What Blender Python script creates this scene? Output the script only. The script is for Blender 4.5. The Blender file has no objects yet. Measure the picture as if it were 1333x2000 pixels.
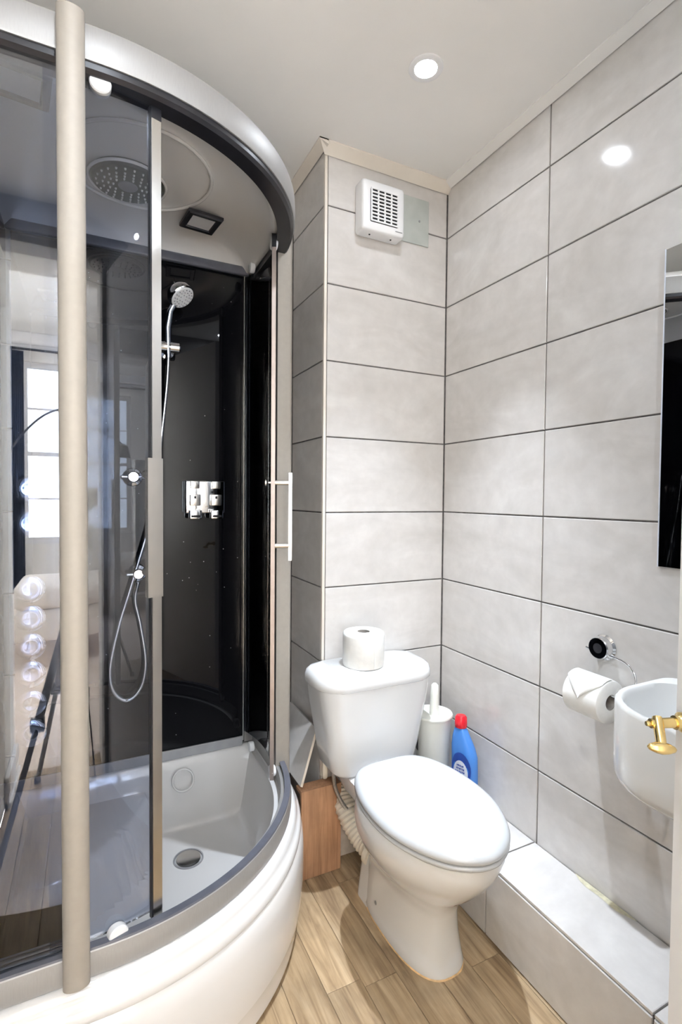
import bpy, bmesh, math, random
from mathutils import Vector, Matrix
random.seed(4)
PI = math.pi
sc = bpy.context.scene
COL = sc.collection

# ------------------------------------------------------------------ camera
CAM = Vector((-1.20242, -1.56695, 1.24419))
YAW, PITCH, ROLL, FPX = 0.45846, -0.0290, 0.00841, 1007.15
_F = Vector((math.sin(YAW)*math.cos(PITCH), math.cos(YAW)*math.cos(PITCH), math.sin(PITCH)))
_r0 = Vector((math.cos(YAW), -math.sin(YAW), 0)); _u0 = _r0.cross(_F)
_r = _r0*math.cos(ROLL) + _u0*math.sin(ROLL); _u = -_r0*math.sin(ROLL) + _u0*math.cos(ROLL)
cd = bpy.data.cameras.new('camera'); camo = bpy.data.objects.new('camera', cd); COL.objects.link(camo)
cd.sensor_fit = 'VERTICAL'; cd.sensor_height = 36.0; cd.lens = FPX/2000*36.0
cd.clip_start = 0.02
camo.matrix_world = Matrix(((_r.x, _u.x, -_F.x, CAM.x), (_r.y, _u.y, -_F.y, CAM.y), (_r.z, _u.z, -_F.z, CAM.z), (0, 0, 0, 1)))
sc.camera = camo

# ------------------------------------------------------------------ world, light, exposure
w = bpy.data.worlds.new('World'); sc.world = w; w.use_nodes = True
bg = w.node_tree.nodes['Background']; bg.inputs[0].default_value = (1.0, 0.985, 0.965, 1); bg.inputs[1].default_value = 56.0
sc.view_settings.view_transform = 'Standard'; sc.view_settings.look = 'None'
sc.view_settings.gamma = 1.0; sc.view_settings.use_curve_mapping = False
sc.view_settings.exposure = 0.50
sc.cycles.max_bounces = 9; sc.cycles.diffuse_bounces = 5; sc.cycles.glossy_bounces = 5
sc.cycles.transmission_bounces = 8; sc.cycles.transparent_max_bounces = 18
sc.cycles.sample_clamp_indirect = 6.0
sc.cycles.caustics_reflective = False; sc.cycles.caustics_refractive = False

def portal(loc, rot, sx, sy):
    l = bpy.data.lights.new('window_daylight', 'AREA'); l.shape = 'RECTANGLE'; l.size = sx; l.size_y = sy
    l.cycles.is_portal = True
    o = bpy.data.objects.new('window_daylight', l); COL.objects.link(o); o.location = loc; o.rotation_euler = rot
portal((-1.225, -5.66, 1.66), (PI/2, 0, 0), 1.13, 1.84)
portal((1.42, -3.65, 1.6), (PI/2, 0, PI/2), 2.2, 2.0)  # portal of the added right side window
portal((-3.42, -3.65, 1.6), (PI/2, 0, -PI/2), 2.2, 2.0)  # portal of the added left side window
POWER_DOWN = (3.9, 6.2, 3.2)

# ------------------------------------------------------------------ materials
def newmat(name):
    m = bpy.data.materials.new(name); m.use_nodes = True
    nt = m.node_tree; b = nt.nodes['Principled BSDF']
    return m, nt, b
def noise(nt, scale, detail=4, vec=None, rough=.55, dist=0.0):
    n = nt.nodes.new('ShaderNodeTexNoise'); n.inputs['Scale'].default_value = scale
    n.inputs['Detail'].default_value = detail; n.inputs['Roughness'].default_value = rough
    n.inputs['Distortion'].default_value = dist
    if vec is not None: nt.links.new(vec, n.inputs['Vector'])
    return n.outputs['Fac']
def mapped(nt, scale=(1, 1, 1), rot=(0, 0, 0), src='Position', add=None):
    if src == 'Position': s = nt.nodes.new('ShaderNodeNewGeometry').outputs['Position']
    else: s = nt.nodes.new('ShaderNodeTexCoord').outputs[src]
    if add is not None:
        v = nt.nodes.new('ShaderNodeVectorMath'); v.operation = 'ADD'
        nt.links.new(s, v.inputs[0]); nt.links.new(add, v.inputs[1]); s = v.outputs[0]
    mp = nt.nodes.new('ShaderNodeMapping'); mp.inputs['Scale'].default_value = scale; mp.inputs['Rotation'].default_value = rot
    nt.links.new(s, mp.inputs['Vector']); return mp.outputs['Vector']
def ramp(nt, fac, stops):
    r = nt.nodes.new('ShaderNodeValToRGB'); els = r.color_ramp.elements
    while len(els) < len(stops): els.new(.5)
    for e, (p, c) in zip(els, stops): e.position = p; e.color = (*c, 1)
    nt.links.new(fac, r.inputs[0]); return r.outputs[0]
def mixc(nt, fac, a, b, mode='MIX'):
    n = nt.nodes.new('ShaderNodeMix'); n.data_type = 'RGBA'; n.blend_type = mode
    for s, v in ((n.inputs[0], fac), (n.inputs[6], a), (n.inputs[7], b)):
        if hasattr(v, 'is_linked'): nt.links.new(v, s)
        elif isinstance(v, (int, float)): s.default_value = v
        else: s.default_value = (*v, 1)
    return n.outputs[2]
def bump(nt, b, h, strength, dist=.002):
    n = nt.nodes.new('ShaderNodeBump'); n.inputs['Strength'].default_value = strength; n.inputs['Distance'].default_value = dist
    nt.links.new(h, n.inputs['Height']); nt.links.new(n.outputs[0], b.inputs['Normal'])
def plain(name, col, rough=.4, metal=0.0, var=.06, nscale=14, spec=.5, coat=0.0, bmp=0.0):
    m, nt, b = newmat(name)
    f = noise(nt, nscale, 3, mapped(nt))
    dk = tuple(max(0, c*(1-var)) for c in col); lt = tuple(min(1, c*(1+var)) for c in col)
    nt.links.new(ramp(nt, f, [(.3, dk), (.7, lt)]), b.inputs['Base Color'])
    b.inputs['Roughness'].default_value = rough; b.inputs['Metallic'].default_value = metal
    b.inputs['Specular IOR Level'].default_value = spec; b.inputs['Coat Weight'].default_value = coat
    b.inputs['Coat Roughness'].default_value = .04
    if bmp: bump(nt, b, noise(nt, nscale*12, 2, mapped(nt)), bmp)
    return m
M = {}
# glazed stone-look tile
m, nt, b = newmat('tile_glaze'); M['tile'] = m
n1 = noise(nt, 3.2, 6, mapped(nt, (1, 1, 2.2), (.5, .4, .3)), .6, 1.2)
n2 = noise(nt, 22, 4, mapped(nt))
c1 = ramp(nt, n1, [(.30, (.61, .585, .56)), (.55, (.675, .65, .63)), (.75, (.73, .71, .69))])
c2 = ramp(nt, n2, [(.35, (.93, .93, .93)), (.7, (1, 1, 1))])
nt.links.new(mixc(nt, 1.0, c1, c2, 'MULTIPLY'), b.inputs['Base Color'])
b.inputs['Roughness'].default_value = .09; b.inputs['Specular IOR Level'].default_value = .5
# paler ledge tile
m, nt, b = newmat('tile_matte_beige'); M['tile_edge'] = m
c1 = ramp(nt, noise(nt, 30, 4, mapped(nt)), [(.3, (.62, .55, .46)), (.7, (.74, .67, .58))])
nt.links.new(c1, b.inputs['Base Color']); b.inputs['Roughness'].default_value = .6
M['grout'] = plain('grout', (.17, .16, .155), .9, 0, .25, 60, .2)
M['ceiling'] = plain('ceiling_paint', (.88, .865, .84), .7, 0, .02, 4, .3)
M['trim_cream'] = plain('cream_trim', (.80, .74, .66), .35, 0, .04, 10)
M['paint'] = plain('wall_paint', (.66, .64, .60), .6, 0, .03, 5, .3)
M['paint_grey'] = plain('bedroom_paint', (.80, .78, .74), .7, 0, .03, 5, .3)
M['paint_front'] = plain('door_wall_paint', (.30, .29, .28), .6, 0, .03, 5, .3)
M['white_gloss'] = plain('white_gloss_paint', (.80, .79, .80), .3, 0, .02, 6)
M['ceramic'] = plain('white_ceramic', (.76, .76, .76), .07, 0, .012, 4, .5, .3)
M['basin_ceramic'] = plain('basin_ceramic', (.76, .76, .75), .08, 0, .012, 4, .5, .3)
M['seat'] = plain('white_seat_plastic', (.50, .51, .52), .10, 0, .01, 4, .5, .2)
M['acrylic'] = plain('white_acrylic', (.70, .685, .675), .09, 0, .015, 4, .5, .3)
M['plastic_white'] = plain('white_plastic', (.85, .85, .86), .3, 0, .02, 10)
M['plastic_cream'] = plain('cream_plastic', (.82, .82, .76), .35, 0, .02, 10)
M['paper'] = plain('toilet_paper', (.86, .85, .82), .95, 0, .03, 60, .1, 0, .15)
M['card'] = plain('cardboard_core', (.36, .33, .30), .9, 0, .15, 50, .1)
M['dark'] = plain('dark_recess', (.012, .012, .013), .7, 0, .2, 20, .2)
M['black'] = plain('black_rubber', (.012, .012, .016), .35, 0, .2, 20, .5)
M['grey_plastic'] = plain('grey_plastic', (.30, .30, .31), .4, 0, .08, 20)
M['chrome'] = plain('chrome', (.82, .83, .85), .06, 1, .02, 10)
M['dull_chrome'] = plain('satin_chrome', (.62, .60, .57), .22, 1, .04, 30)
M['hose'] = plain('ribbed_chrome_hose', (.80, .80, .80), .25, 1, .05, 200)
M['brass'] = plain('aged_brass', (.78, .60, .27), .22, 1, .12, 60)
M['blue'] = plain('blue_bottle_plastic', (.065, .235, .66), .25, 0, .04, 8)
M['navy'] = plain('navy_label', (.02, .07, .36), .35, 0, .1, 30)
M['label_white'] = plain('white_label', (.75, .78, .86), .4, 0, .08, 80)
M['red'] = plain('red_cap_plastic', (.72, .015, .03), .25, 0, .06, 10)
M['orange'] = plain('salmon_label', (.85, .25, .16), .4, 0, .1, 30)
M['pipe'] = plain('cream_waste_pipe', (.72, .66, .56), .4, 0, .06, 20)
M['sealant'] = plain('stained_sealant', (.62, .40, .20), .6, 0, .3, 40)
M['stile'] = plain('rosy_aluminium', (.34, .29, .27), .35, .7, .05, 40)
M['slate'] = plain('slate_gasket', (.10, .105, .13), .35, 0, .1, 30)
M['post'] = plain('champagne_aluminium', (.34, .31, .275), .55, .25, .03, 60, .35)
M['smear'] = plain('yellowed_silicone', (.62, .58, .42), .5, 0, .2, 60)
M['plate'] = plain('dark_green_grey_plate', (.085, .095, .085), .3, 0, .15, 30)
M['steel'] = plain('braided_steel', (.45, .45, .45), .35, 1, .3, 300)
M['patch'] = plain('grey_green_plate', (.47, .50, .475), .25, 0, .08, 12)
M['fabric'] = plain('cream_upholstery', (.80, .74, .68), .9, 0, .06, 60, .2, 0, .3)
M['carpet'] = plain('pinkish_carpet', (.70, .60, .53), .95, 0, .05, 10, .1)
M['curtain'] = plain('dark_curtain', (.02, .022, .035), .9, 0, .5, 150, .2)
M['bare_wall'] = plain('bare_plaster', (.60, .53, .46), .8, 0, .18, 18, .2)
# brushed aluminium
m, nt, b = newmat('brushed_aluminium'); M['alu'] = m
f = noise(nt, 120, 2, mapped(nt, (8, 8, .15)))
nt.links.new(ramp(nt, f, [(.3, (.335, .33, .325)), (.7, (.36, .355, .35))]), b.inputs['Base Color'])
b.inputs['Metallic'].default_value = .45; b.inputs['Roughness'].default_value = .48
# black glass back panel with tiny flecks
m, nt, b = newmat('black_sparkle_glass'); M['black_glass'] = m
v = nt.nodes.new('ShaderNodeTexVoronoi'); v.inputs['Scale'].default_value = 42; nt.links.new(mapped(nt), v.inputs['Vector'])
lt = nt.nodes.new('ShaderNodeMath'); lt.operation = 'LESS_THAN'; lt.inputs[1].default_value = .055; nt.links.new(v.outputs['Distance'], lt.inputs[0])
sep = nt.nodes.new('ShaderNodeSeparateColor'); nt.links.new(v.outputs['Color'], sep.inputs[0])
gt = nt.nodes.new('ShaderNodeMath'); gt.operation = 'GREATER_THAN'; gt.inputs[1].default_value = .66; nt.links.new(sep.outputs[0], gt.inputs[0])
mu = nt.nodes.new('ShaderNodeMath'); mu.operation = 'MULTIPLY'; nt.links.new(lt.outputs[0], mu.inputs[0]); nt.links.new(gt.outputs[0], mu.inputs[1])
nt.links.new(mixc(nt, mu.outputs[0], (.004, .004, .005), (.55, .55, .55)), b.inputs['Base Color'])
b.inputs['Roughness'].default_value = .02; b.inputs['Specular IOR Level'].default_value = .24
# tinted thin glass
def glass(name, tint, ior, rough=.0):
    m = bpy.data.materials.new(name); m.use_nodes = True; nt = m.node_tree; nt.nodes.clear()
    out = nt.nodes.new('ShaderNodeOutputMaterial')
    tr = nt.nodes.new('ShaderNodeBsdfTransparent')
    g = nt.nodes.new('ShaderNodeBsdfGlossy'); g.inputs['Roughness'].default_value = rough; g.inputs['Color'].default_value = (1, 1, 1, 1)
    fr = nt.nodes.new('ShaderNodeFresnel'); fr.inputs['IOR'].default_value = ior
    tr.inputs['Color'].default_value = (*tint, 1)
    mx = nt.nodes.new('ShaderNodeMixShader'); nt.links.new(fr.outputs[0], mx.inputs[0]); nt.links.new(tr.outputs[0], mx.inputs[1]); nt.links.new(g.outputs[0], mx.inputs[2])
    last = mx.outputs[0]
    nt.links.new(last, out.inputs['Surface']); return m
M['tint'] = glass('tinted_glass', (.78, .815, .89), 1.45)
M['tint_fixed'] = glass('tinted_reflective_glass', (.75, .785, .85), 1.72)
M['clear'] = glass('window_glass', (.97, .98, .98), 1.45)
M['net'] = glass('net_screened_glass', (.52, .55, .58), 1.45)
M['roof'] = plain('roof_acrylic', (.90, .89, .88), .12, 0, .01, 4, .5, .2)
m, nt, b = newmat('mirror_silver'); M['mirror'] = m
nt.links.new(ramp(nt, noise(nt, 3, 2, mapped(nt)), [(.3, (.88, .89, .89)), (.7, (.9, .91, .91))]), b.inputs['Base Color'])
b.inputs['Metallic'].default_value = 1; b.inputs['Roughness'].default_value = .01
# wood planks
def wood(name, stops, rnd=True, axis=1, rough=.42):
    m, nt, b = newmat(name)
    oi = nt.nodes.new('ShaderNodeObjectInfo')
    cmb = nt.nodes.new('ShaderNodeCombineXYZ')
    k = nt.nodes.new('ShaderNodeMath'); k.operation = 'MULTIPLY'; k.inputs[1].default_value = 37.0
    nt.links.new(oi.outputs['Random'], k.inputs[0])
    for i in range(3): nt.links.new(k.outputs[0], cmb.inputs[i])
    s1 = [28, 28, 28]; s1[axis] = 2.2; s2 = [120, 120, 120]; s2[axis] = 5
    g1 = noise(nt, 1.0, 5, mapped(nt, tuple(s1), add=cmb.outputs[0]), .6, 1.6)
    g2 = noise(nt, 1.0, 3, mapped(nt, tuple(s2), add=cmb.outputs[0]), .6, .4)
    g3 = noise(nt, 5.0, 4, mapped(nt, (1, 1, 1), add=cmb.outputs[0]), .6)
    c = ramp(nt, g1, stops)
    c = mixc(nt, 1.0, c, ramp(nt, g2, [(.3, (.78, .76, .74)), (.65, (1, 1, 1))]), 'MULTIPLY')
    c = mixc(nt, 1.0, c, ramp(nt, g3, [(.32, (.72, .73, .75)), (.6, (1, 1, 1))]), 'MULTIPLY')
    if rnd: c = mixc(nt, 1.0, c, ramp(nt, oi.outputs['Random'], [(0, (.80, .79, .78)), (.5, (.93, .92, .90)), (1, (1.0, 1.0, 1.0))]), 'MULTIPLY')
    nt.links.new(c, b.inputs['Base Color']); b.inputs['Roughness'].default_value = rough
    b.inputs['Specular IOR Level'].default_value = .35
    bump(nt, b, g2, .12, .001)
    return m
M['plank'] = wood('oak_effect_vinyl', [(.25, (.235, .155, .09)), (.5, (.46, .33, .195)), (.75, (.60, .455, .295))])
M['box_wood'] = wood('red_oak_laminate', [(.25, (.38, .20, .11)), (.5, (.50, .275, .155)), (.75, (.57, .34, .20))], False, 2)
# emission for the lamp lens
m = bpy.data.materials.new('lamp_lens'); m.use_nodes = True; nt = m.node_tree; nt.nodes.clear()
o_ = nt.nodes.new('ShaderNodeOutputMaterial'); e_ = nt.nodes.new('ShaderNodeEmission'); e_.inputs[0].default_value = (.86, .92, 1, 1); e_.inputs[1].default_value = 170
nt.links.new(e_.outputs[0], o_.inputs[0]); M['lens'] = m

# ------------------------------------------------------------------ mesh helpers
class MB:
    def __init__(s): s.v = []; s.f = []
    def add(s, vs, fs):
        n = len(s.v); s.v += [Vector(p) for p in vs]; s.f += [tuple(i+n for i in f) for f in fs]; return s
    def box(s, x0, x1, y0, y1, z0, z1, bev=0.0, seg=2):
        if bev <= 0:
            vs = [(x, y, z) for z in (z0, z1) for y in (y0, y1) for x in (x0, x1)]
            return s.add(vs, [(0, 2, 3, 1), (4, 5, 7, 6), (0, 1, 5, 4), (2, 6, 7, 3), (0, 4, 6, 2), (1, 3, 7, 5)])
        bm = bmesh.new(); bmesh.ops.create_cube(bm, size=1)
        for v in bm.verts: v.co = Vector(((x0+x1)/2+v.co.x*(x1-x0), (y0+y1)/2+v.co.y*(y1-y0), (z0+z1)/2+v.co.z*(z1-z0)))
        bmesh.ops.bevel(bm, geom=list(bm.edges), offset=bev, segments=seg, profile=.5, affect='EDGES')
        bm.verts.index_update(); s.add([v.co.copy() for v in bm.verts], [[v.index for v in f.verts] for f in bm.faces]); bm.free(); return s
    def loft(s, rings, cap0=True, cap1=True, closed=True):
        n = len(rings[0]); vs = [p for r in rings for p in r]; fs = []
        for i in range(len(rings)-1):
            for j in range(n if closed else n-1):
                k = (j+1) % n; fs.append((i*n+j, i*n+k, (i+1)*n+k, (i+1)*n+j))
        if cap0: fs.append(tuple(range(n))[::-1])
        if cap1: fs.append(tuple((len(rings)-1)*n+j for j in range(n)))
        return s.add(vs, fs)
    def lathe(s, prof, c=(0, 0, 0), axis=(0, 0, 1), n=32, cap0=True, cap1=True):
        ax = Vector(axis).normalized(); t = Vector((1, 0, 0)) if abs(ax.x) < .9 else Vector((0, 1, 0))
        a = ax.cross(t).normalized(); bb = ax.cross(a); c = Vector(c)
        rings = [[c+ax*h+(a*math.cos(2*PI*j/n)+bb*math.sin(2*PI*j/n))*max(r, 1e-5) for j in range(n)] for r, h in prof]
        return s.loft(rings, cap0, cap1)
    def tube(s, pts, r, n=10, cap=True):
        pts = [Vector(p) for p in pts]; rings = []; a = None
        for i, p in enumerate(pts):
            d = (pts[min(i+1, len(pts)-1)]-pts[max(i-1, 0)]).normalized()
            if a is None: a = d.orthogonal().normalized()
            a = (a-d*a.dot(d)).normalized(); bb = d.cross(a); rr = r[i] if isinstance(r, (list, tuple)) else r
            rings.append([p+(a*math.cos(2*PI*j/n)+bb*math.sin(2*PI*j/n))*rr for j in range(n)])
        return s.loft(rings, cap, cap)
    def prism(s, outline, z0, z1):
        return s.loft([[(x, y, z0) for x, y in outline], [(x, y, z1) for x, y in outline]])
    def obb(s, c, ax, ay, az, hx, hy, hz):
        c = Vector(c); ax, ay, az = Vector(ax)*hx, Vector(ay)*hy, Vector(az)*hz
        vs = [c+ax*i+ay*j+az*k for k in (-1, 1) for j in (-1, 1) for i in (-1, 1)]
        return s.add(vs, [(0, 2, 3, 1), (4, 5, 7, 6), (0, 1, 5, 4), (2, 6, 7, 3), (0, 4, 6, 2), (1, 3, 7, 5)])
    def torus(s, c, R, r, axis=(0, 0, 1), n=48, m=8):
        ax = Vector(axis).normalized(); t = Vector((1, 0, 0)) if abs(ax.x) < .9 else Vector((0, 1, 0)); a = ax.cross(t).normalized(); bb = ax.cross(a); c = Vector(c)
        vs = []; fs = []
        for i in range(n):
            d = a*math.cos(2*PI*i/n)+bb*math.sin(2*PI*i/n)
            for j in range(m): vs.append(c+d*(R+r*math.cos(2*PI*j/m))+ax*(r*math.sin(2*PI*j/m)))
        for i in range(n):
            for j in range(m): fs.append((i*m+j, ((i+1) % n)*m+j, ((i+1) % n)*m+(j+1) % m, i*m+(j+1) % m))
        return s.add(vs, fs)
    def mesh(s, name, mat, shift=Vector((0, 0, 0)), smooth=None):
        me = bpy.data.meshes.new(name); me.from_pydata([tuple(v-shift) for v in s.v], [], s.f); me.update()
        bm = bmesh.new(); bm.from_mesh(me); bmesh.ops.recalc_face_normals(bm, faces=bm.faces)
        if smooth:
            for f in bm.faces: f.smooth = True
            for e in bm.edges:
                if len(e.link_faces) == 2 and e.calc_face_angle(0) > math.radians(smooth): e.smooth = False
        bm.to_mesh(me); bm.free(); me.materials.append(M[mat]); return me
def wloc(o):
    p = Vector((0, 0, 0))
    while o is not None: p += o.location; o = o.parent
    return p
def build(mb, name, mat, parent=None, smooth=None, label=None, origin=None):
    sh = wloc(parent) if parent is not None else Vector((0, 0, 0))
    if origin is not None: sh = Vector(origin)
    o = bpy.data.objects.new(name, mb.mesh(name, mat, sh, smooth)); COL.objects.link(o)
    if parent is not None: o.parent = parent; o.location = (sh-wloc(parent)) if origin is not None else (0, 0, 0)
    elif origin is not None: o.location = sh
    if label: o['label'] = label
    return o
def thing(name, label, cat, loc, group=None):
    o = bpy.data.objects.new(name, None); COL.objects.link(o); o.location = loc; o.empty_display_size = .05
    return tag(o, label, cat, group)
def tag(o, label, cat, group=None):
    o['label'] = label; o['category'] = cat
    if group: o['group'] = group
    return o
def struct(o, label=None, cat=None):
    o['kind'] = 'structure'
    if label: o['label'] = label
    if cat: o['category'] = cat
    return o

# ------------------------------------------------------------------ the room shell
CEIL = 2.39; YW = .29; XP = -.497; XL = -1.50; YD = -1.80
ROWS = [CEIL] + [2.202-.2525*k for k in range(9)] + [0.0]
G = .0022          # half joint
TD = .008          # tile face stands this far in front of the grouted wall
_tile_cache = {}
def tile(parent, axis, a0, a1, z0, z1, plane, sgn, mat='tile'):
    """one tile; axis 'x' runs along x on a wall y=plane, 'y' along y on a wall x=plane; sgn = where the room is"""
    wd, hg = (a1-a0)-2*G, (z1-z0)-2*G
    key = (axis, round(wd, 4), round(hg, 4), sgn, mat)
    if key not in _tile_cache:
        mb = MB(); e = .0016
        if axis == 'x': P = lambda u, v, d: (u, d*sgn, v)
        elif axis == 'y': P = lambda u, v, d: (d*sgn, u, v)
        else: P = lambda u, v, d: (u, v, d)
        rings = []
        for ins, d in ((0, -.006), (0, TD*0-.0012), (e, 0.0)):
            hw, hh = wd/2-ins, hg/2-ins
            rings.append([P(-hw, -hh, d), P(hw, -hh, d), P(hw, hh, d), P(-hw, hh, d)])
        mb.loft(rings, True, True); _tile_cache[key] = mb.mesh('tile', mat)
    o = bpy.data.objects.new('tile', _tile_cache[key]); COL.objects.link(o)
    c = ((a0+a1)/2, plane, (z0+z1)/2) if axis == 'x' else (plane, (a0+a1)/2, (z0+z1)/2)
    o.parent = parent; o.location = Vector(c)-wloc(parent); return o

fl = struct(build(MB().box(XL, .1, YD-.3, YW+.1, -.06, -.004), 'floor', 'grout'), 'oak effect plank floor of the shower room', 'floor')
pw = .0945; x = XL; i = 0
_pl = {}
xs = []
xe = -.5745
while xe > XL: xe -= pw
while xe < 0.02:
    xs.append(xe); xe += pw
for i, x0 in enumerate(xs):
    a = max(x0, XL); bb = min(x0+pw, .02)
    if bb-a < .01: continue
    y = YD-.3-random.random()*.4
    cuts = []
    if abs(x0+.669) < .02: y = -.4305-.62*2
    if abs(x0+.291) < .02: y = -.529-.62*2
    if abs(x0+.480) < .02: y = -.73-.62*2
    if abs(x0+.3855) < .02: y = -.22-.62*3
    while y < YW:
        y0, y1 = max(y, YD-.3), min(y+.62, YW); y += .62
        if y1-y0 < .02: continue
        k = (round(bb-a, 4), round(y1-y0, 4))
        if k not in _pl:
            mb = MB(); hw, hl = k[0]/2-.0005, k[1]/2-.0005; e = .0012
            mb.loft([[(-p, -q, zz), (p, -q, zz), (p, q, zz), (-p, q, zz)] for p, q, zz in ((hw, hl, -.004), (hw, hl, -.0006), (hw-e, hl-e, 0))])
            _pl[k] = mb.mesh('plank', 'plank')
        o = bpy.data.objects.new('plank', _pl[k]); COL.objects.link(o); o.parent = fl; o.location = ((a+bb)/2, (y0+y1)/2, 0)
struct(build(MB().box(XL-.1, .1, YD-.35, YW+.1, CEIL, CEIL+.08), 'ceiling', 'ceiling'), 'cream painted ceiling of the shower room', 'ceiling')

wr = struct(build(MB().box(TD-.003, .10, YD, YW, 0, CEIL), 'wall_right', 'grout'), 'right wall of large glossy grey stone-look tiles', 'wall')
ycols = [0.0, -.4715, -.974, -1.4765, YD]
for c in range(4):
    for r in range(10):
        if ROWS[r]-ROWS[r+1] < .03: continue
        z0, z1 = ROWS[r+1], ROWS[r]
        tile(wr, 'y', ycols[c+1], ycols[c], z0, z1, 0.0, -1)
wp = struct(build(MB().box(XP+TD-.003, TD-.003, TD-.003, YW+.02, 0, CEIL), 'wall_pier', 'grout'), 'tiled pier behind the toilet with one tile column', 'wall')
for r in range(10):
    z0, z1 = ROWS[r+1], ROWS[r]
    if z1 < .36: break
    tile(wp, 'x', XP+.010, -.001, z0, z1, 0.0, -1)
    tile(wp, 'y', .0105, YW, z0, z1, XP, -1)
build(MB().box(XP+.009, -.002, .001, TD, 0, ROWS[8]-.002), 'plaster_patch', 'bare_wall', wp, None, 'bare plaster below the last tile row')
build(MB().box(XP+.001, XP+TD, .001, YW, 0, ROWS[8]-.002), 'plaster_patch', 'bare_wall', wp)
build(MB().box(XP-.0015, XP+.0095, -.0015, .0095, .30, CEIL-.001, .003, 2), 'corner_trim', 'trim_cream', wp, 40, 'cream edge trim along the pier corner')
wb = struct(build(MB().box(XL, XP+.02, YW+TD-.003, YW+.10, 0, CEIL), 'wall_back', 'grout'), 'tiled back wall behind the shower cabin', 'wall')
for r in range(10):
    z0, z1 = ROWS[r+1], ROWS[r]
    if z1-z0 < .03: continue
    tile(wb, 'x', -1.0, XP, z0, z1, YW, -1)
    tile(wb, 'x', XL, -1.0, z0, z1, YW, -1)
struct(build(MB().box(XL-.10, XL, -2.12, YW+.1, 0, CEIL+.05), 'wall_left', 'paint'), 'left wall behind the shower cabin', 'wall')
DX0, DX1, DH = XL, -.80, 2.22
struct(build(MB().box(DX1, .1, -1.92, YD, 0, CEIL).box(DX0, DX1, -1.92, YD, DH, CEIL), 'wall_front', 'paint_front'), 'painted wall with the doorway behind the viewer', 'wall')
# ceiling edge trims
struct(build(MB().loft([[(XP-.035, -.034, CEIL), (XP-.035, -.034, CEIL-.004), (XP-.004, -.003, CEIL-.03), (XP-.004, -.003, CEIL)],
                        [(0, -.034, CEIL), (0, -.034, CEIL-.004), (0, -.003, CEIL-.03), (0, -.003, CEIL)]]), 'trim_1', 'trim_cream'), 'cream ceiling strip along the top of the pier', 'trim')
struct(build(MB().loft([[(-.034, YD, CEIL), (-.034, YD, CEIL-.004), (-.003, YD, CEIL-.016), (-.003, YD, CEIL)],
                        [(-.034, -.002, CEIL), (-.034, -.002, CEIL-.004), (-.003, -.002, CEIL-.016), (-.003, -.002, CEIL)]]), 'trim_2', 'ceiling'), 'ceiling strip along the top of the right wall', 'trim')
struct(build(MB().loft([[(XP-.034, YW, CEIL), (XP-.034, YW, CEIL-.004), (XP-.003, YW, CEIL-.016), (XP-.003, YW, CEIL)],
                        [(XP-.035, -.034, CEIL), (XP-.035, -.034, CEIL-.004), (XP-.003, -.034, CEIL-.016), (XP-.003, -.034, CEIL)]]), 'trim_3', 'trim_cream'), 'ceiling strip above the side of the pier', 'trim')
# boxed-in ledge
LZ, LX = .215, -.19
lg = struct(build(MB().box(LX+.009, -.001, YD, -.001, 0, LZ-.007), 'wall_ledge', 'grout'), 'low tiled ledge boxing in pipes along the right wall', 'ledge')
ly = [-.001, -.466, -.9475, -1.45, YD]
for c in range(4):
    y1, y0 = ly[c], ly[c+1]
    wd, hl = -LX-.003, (y1-y0)
    mb = MB(); hw, hh = wd/2-.001, hl/2-G; e = .0016
    mb.loft([[(-p, -q, zz), (p, -q, zz), (p, q, zz), (-p, q, zz)] for p, q, zz in ((hw, hh, -.0075), (hw, hh, -.001), (hw-e, hh-e, 0))])
    o = build(mb, 'tile', 'tile', lg); o.location = Vector((LX/2, (y0+y1)/2, LZ))
    tile(lg, 'y', y0, y1, 0.001, LZ-.0085, LX, -1)
smr = MB(); vs = [(-.0012, -.70, LZ+.0006)]
for k in range(13):
    t_ = k/12; vs.append((-.002-.020*math.sin(PI*t_)**.8*(1+.25*math.sin(9*t_)), -.70-.09+.18*t_, LZ+.0008))
smr.add(vs, [(0, k+1, k+2) for k in range(12)]); build(smr, 'silicone_smear', 'smear', lg, None, 'yellowed silicone smear at the wall joint')
# ------------------------------------------------------------------ bedroom behind the viewer (seen in reflections)
BX0, BX1, BY0, BZ = -3.3, 1.30, -5.50, 2.85
struct(build(MB().box(BX0, BX1, BY0, YD-.3, -.05, 0), 'floor_bedroom', 'carpet'), 'pinkish beige carpet of the bedroom beyond the doorway', 'carpet')
struct(build(MB().box(BX0, BX1, BY0, -2.12, BZ, BZ+.06), 'ceiling_bedroom', 'ceiling'), 'bedroom ceiling beyond the doorway', 'ceiling')
WX0, WX1, WZ0, WZ1 = -1.79, -.66, .74, 2.58
struct(build(MB().box(BX0, WX0, BY0-.15, BY0, 0, BZ).box(WX1, BX1, BY0-.15, BY0, 0, BZ).box(WX0, WX1, BY0-.15, BY0, 0, WZ0).box(WX0, WX1, BY0-.15, BY0, WZ1, BZ), 'wall_bedroom_far', 'paint_grey'), 'bedroom wall with the tall window', 'wall')
SY0, SY1, SZ0, SZ1 = -4.75, -2.55, .6, 2.6
struct(build(MB().box(BX0-.1, BX0, BY0, SY0, 0, BZ).box(BX0-.1, BX0, SY1, -2.0, 0, BZ).box(BX0-.1, BX0, SY0, SY1, 0, SZ0).box(BX0-.1, BX0, SY0, SY1, SZ1, BZ), 'wall_bedroom_left', 'paint_grey'), 'bedroom side wall away from the shower room', 'wall')
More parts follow.
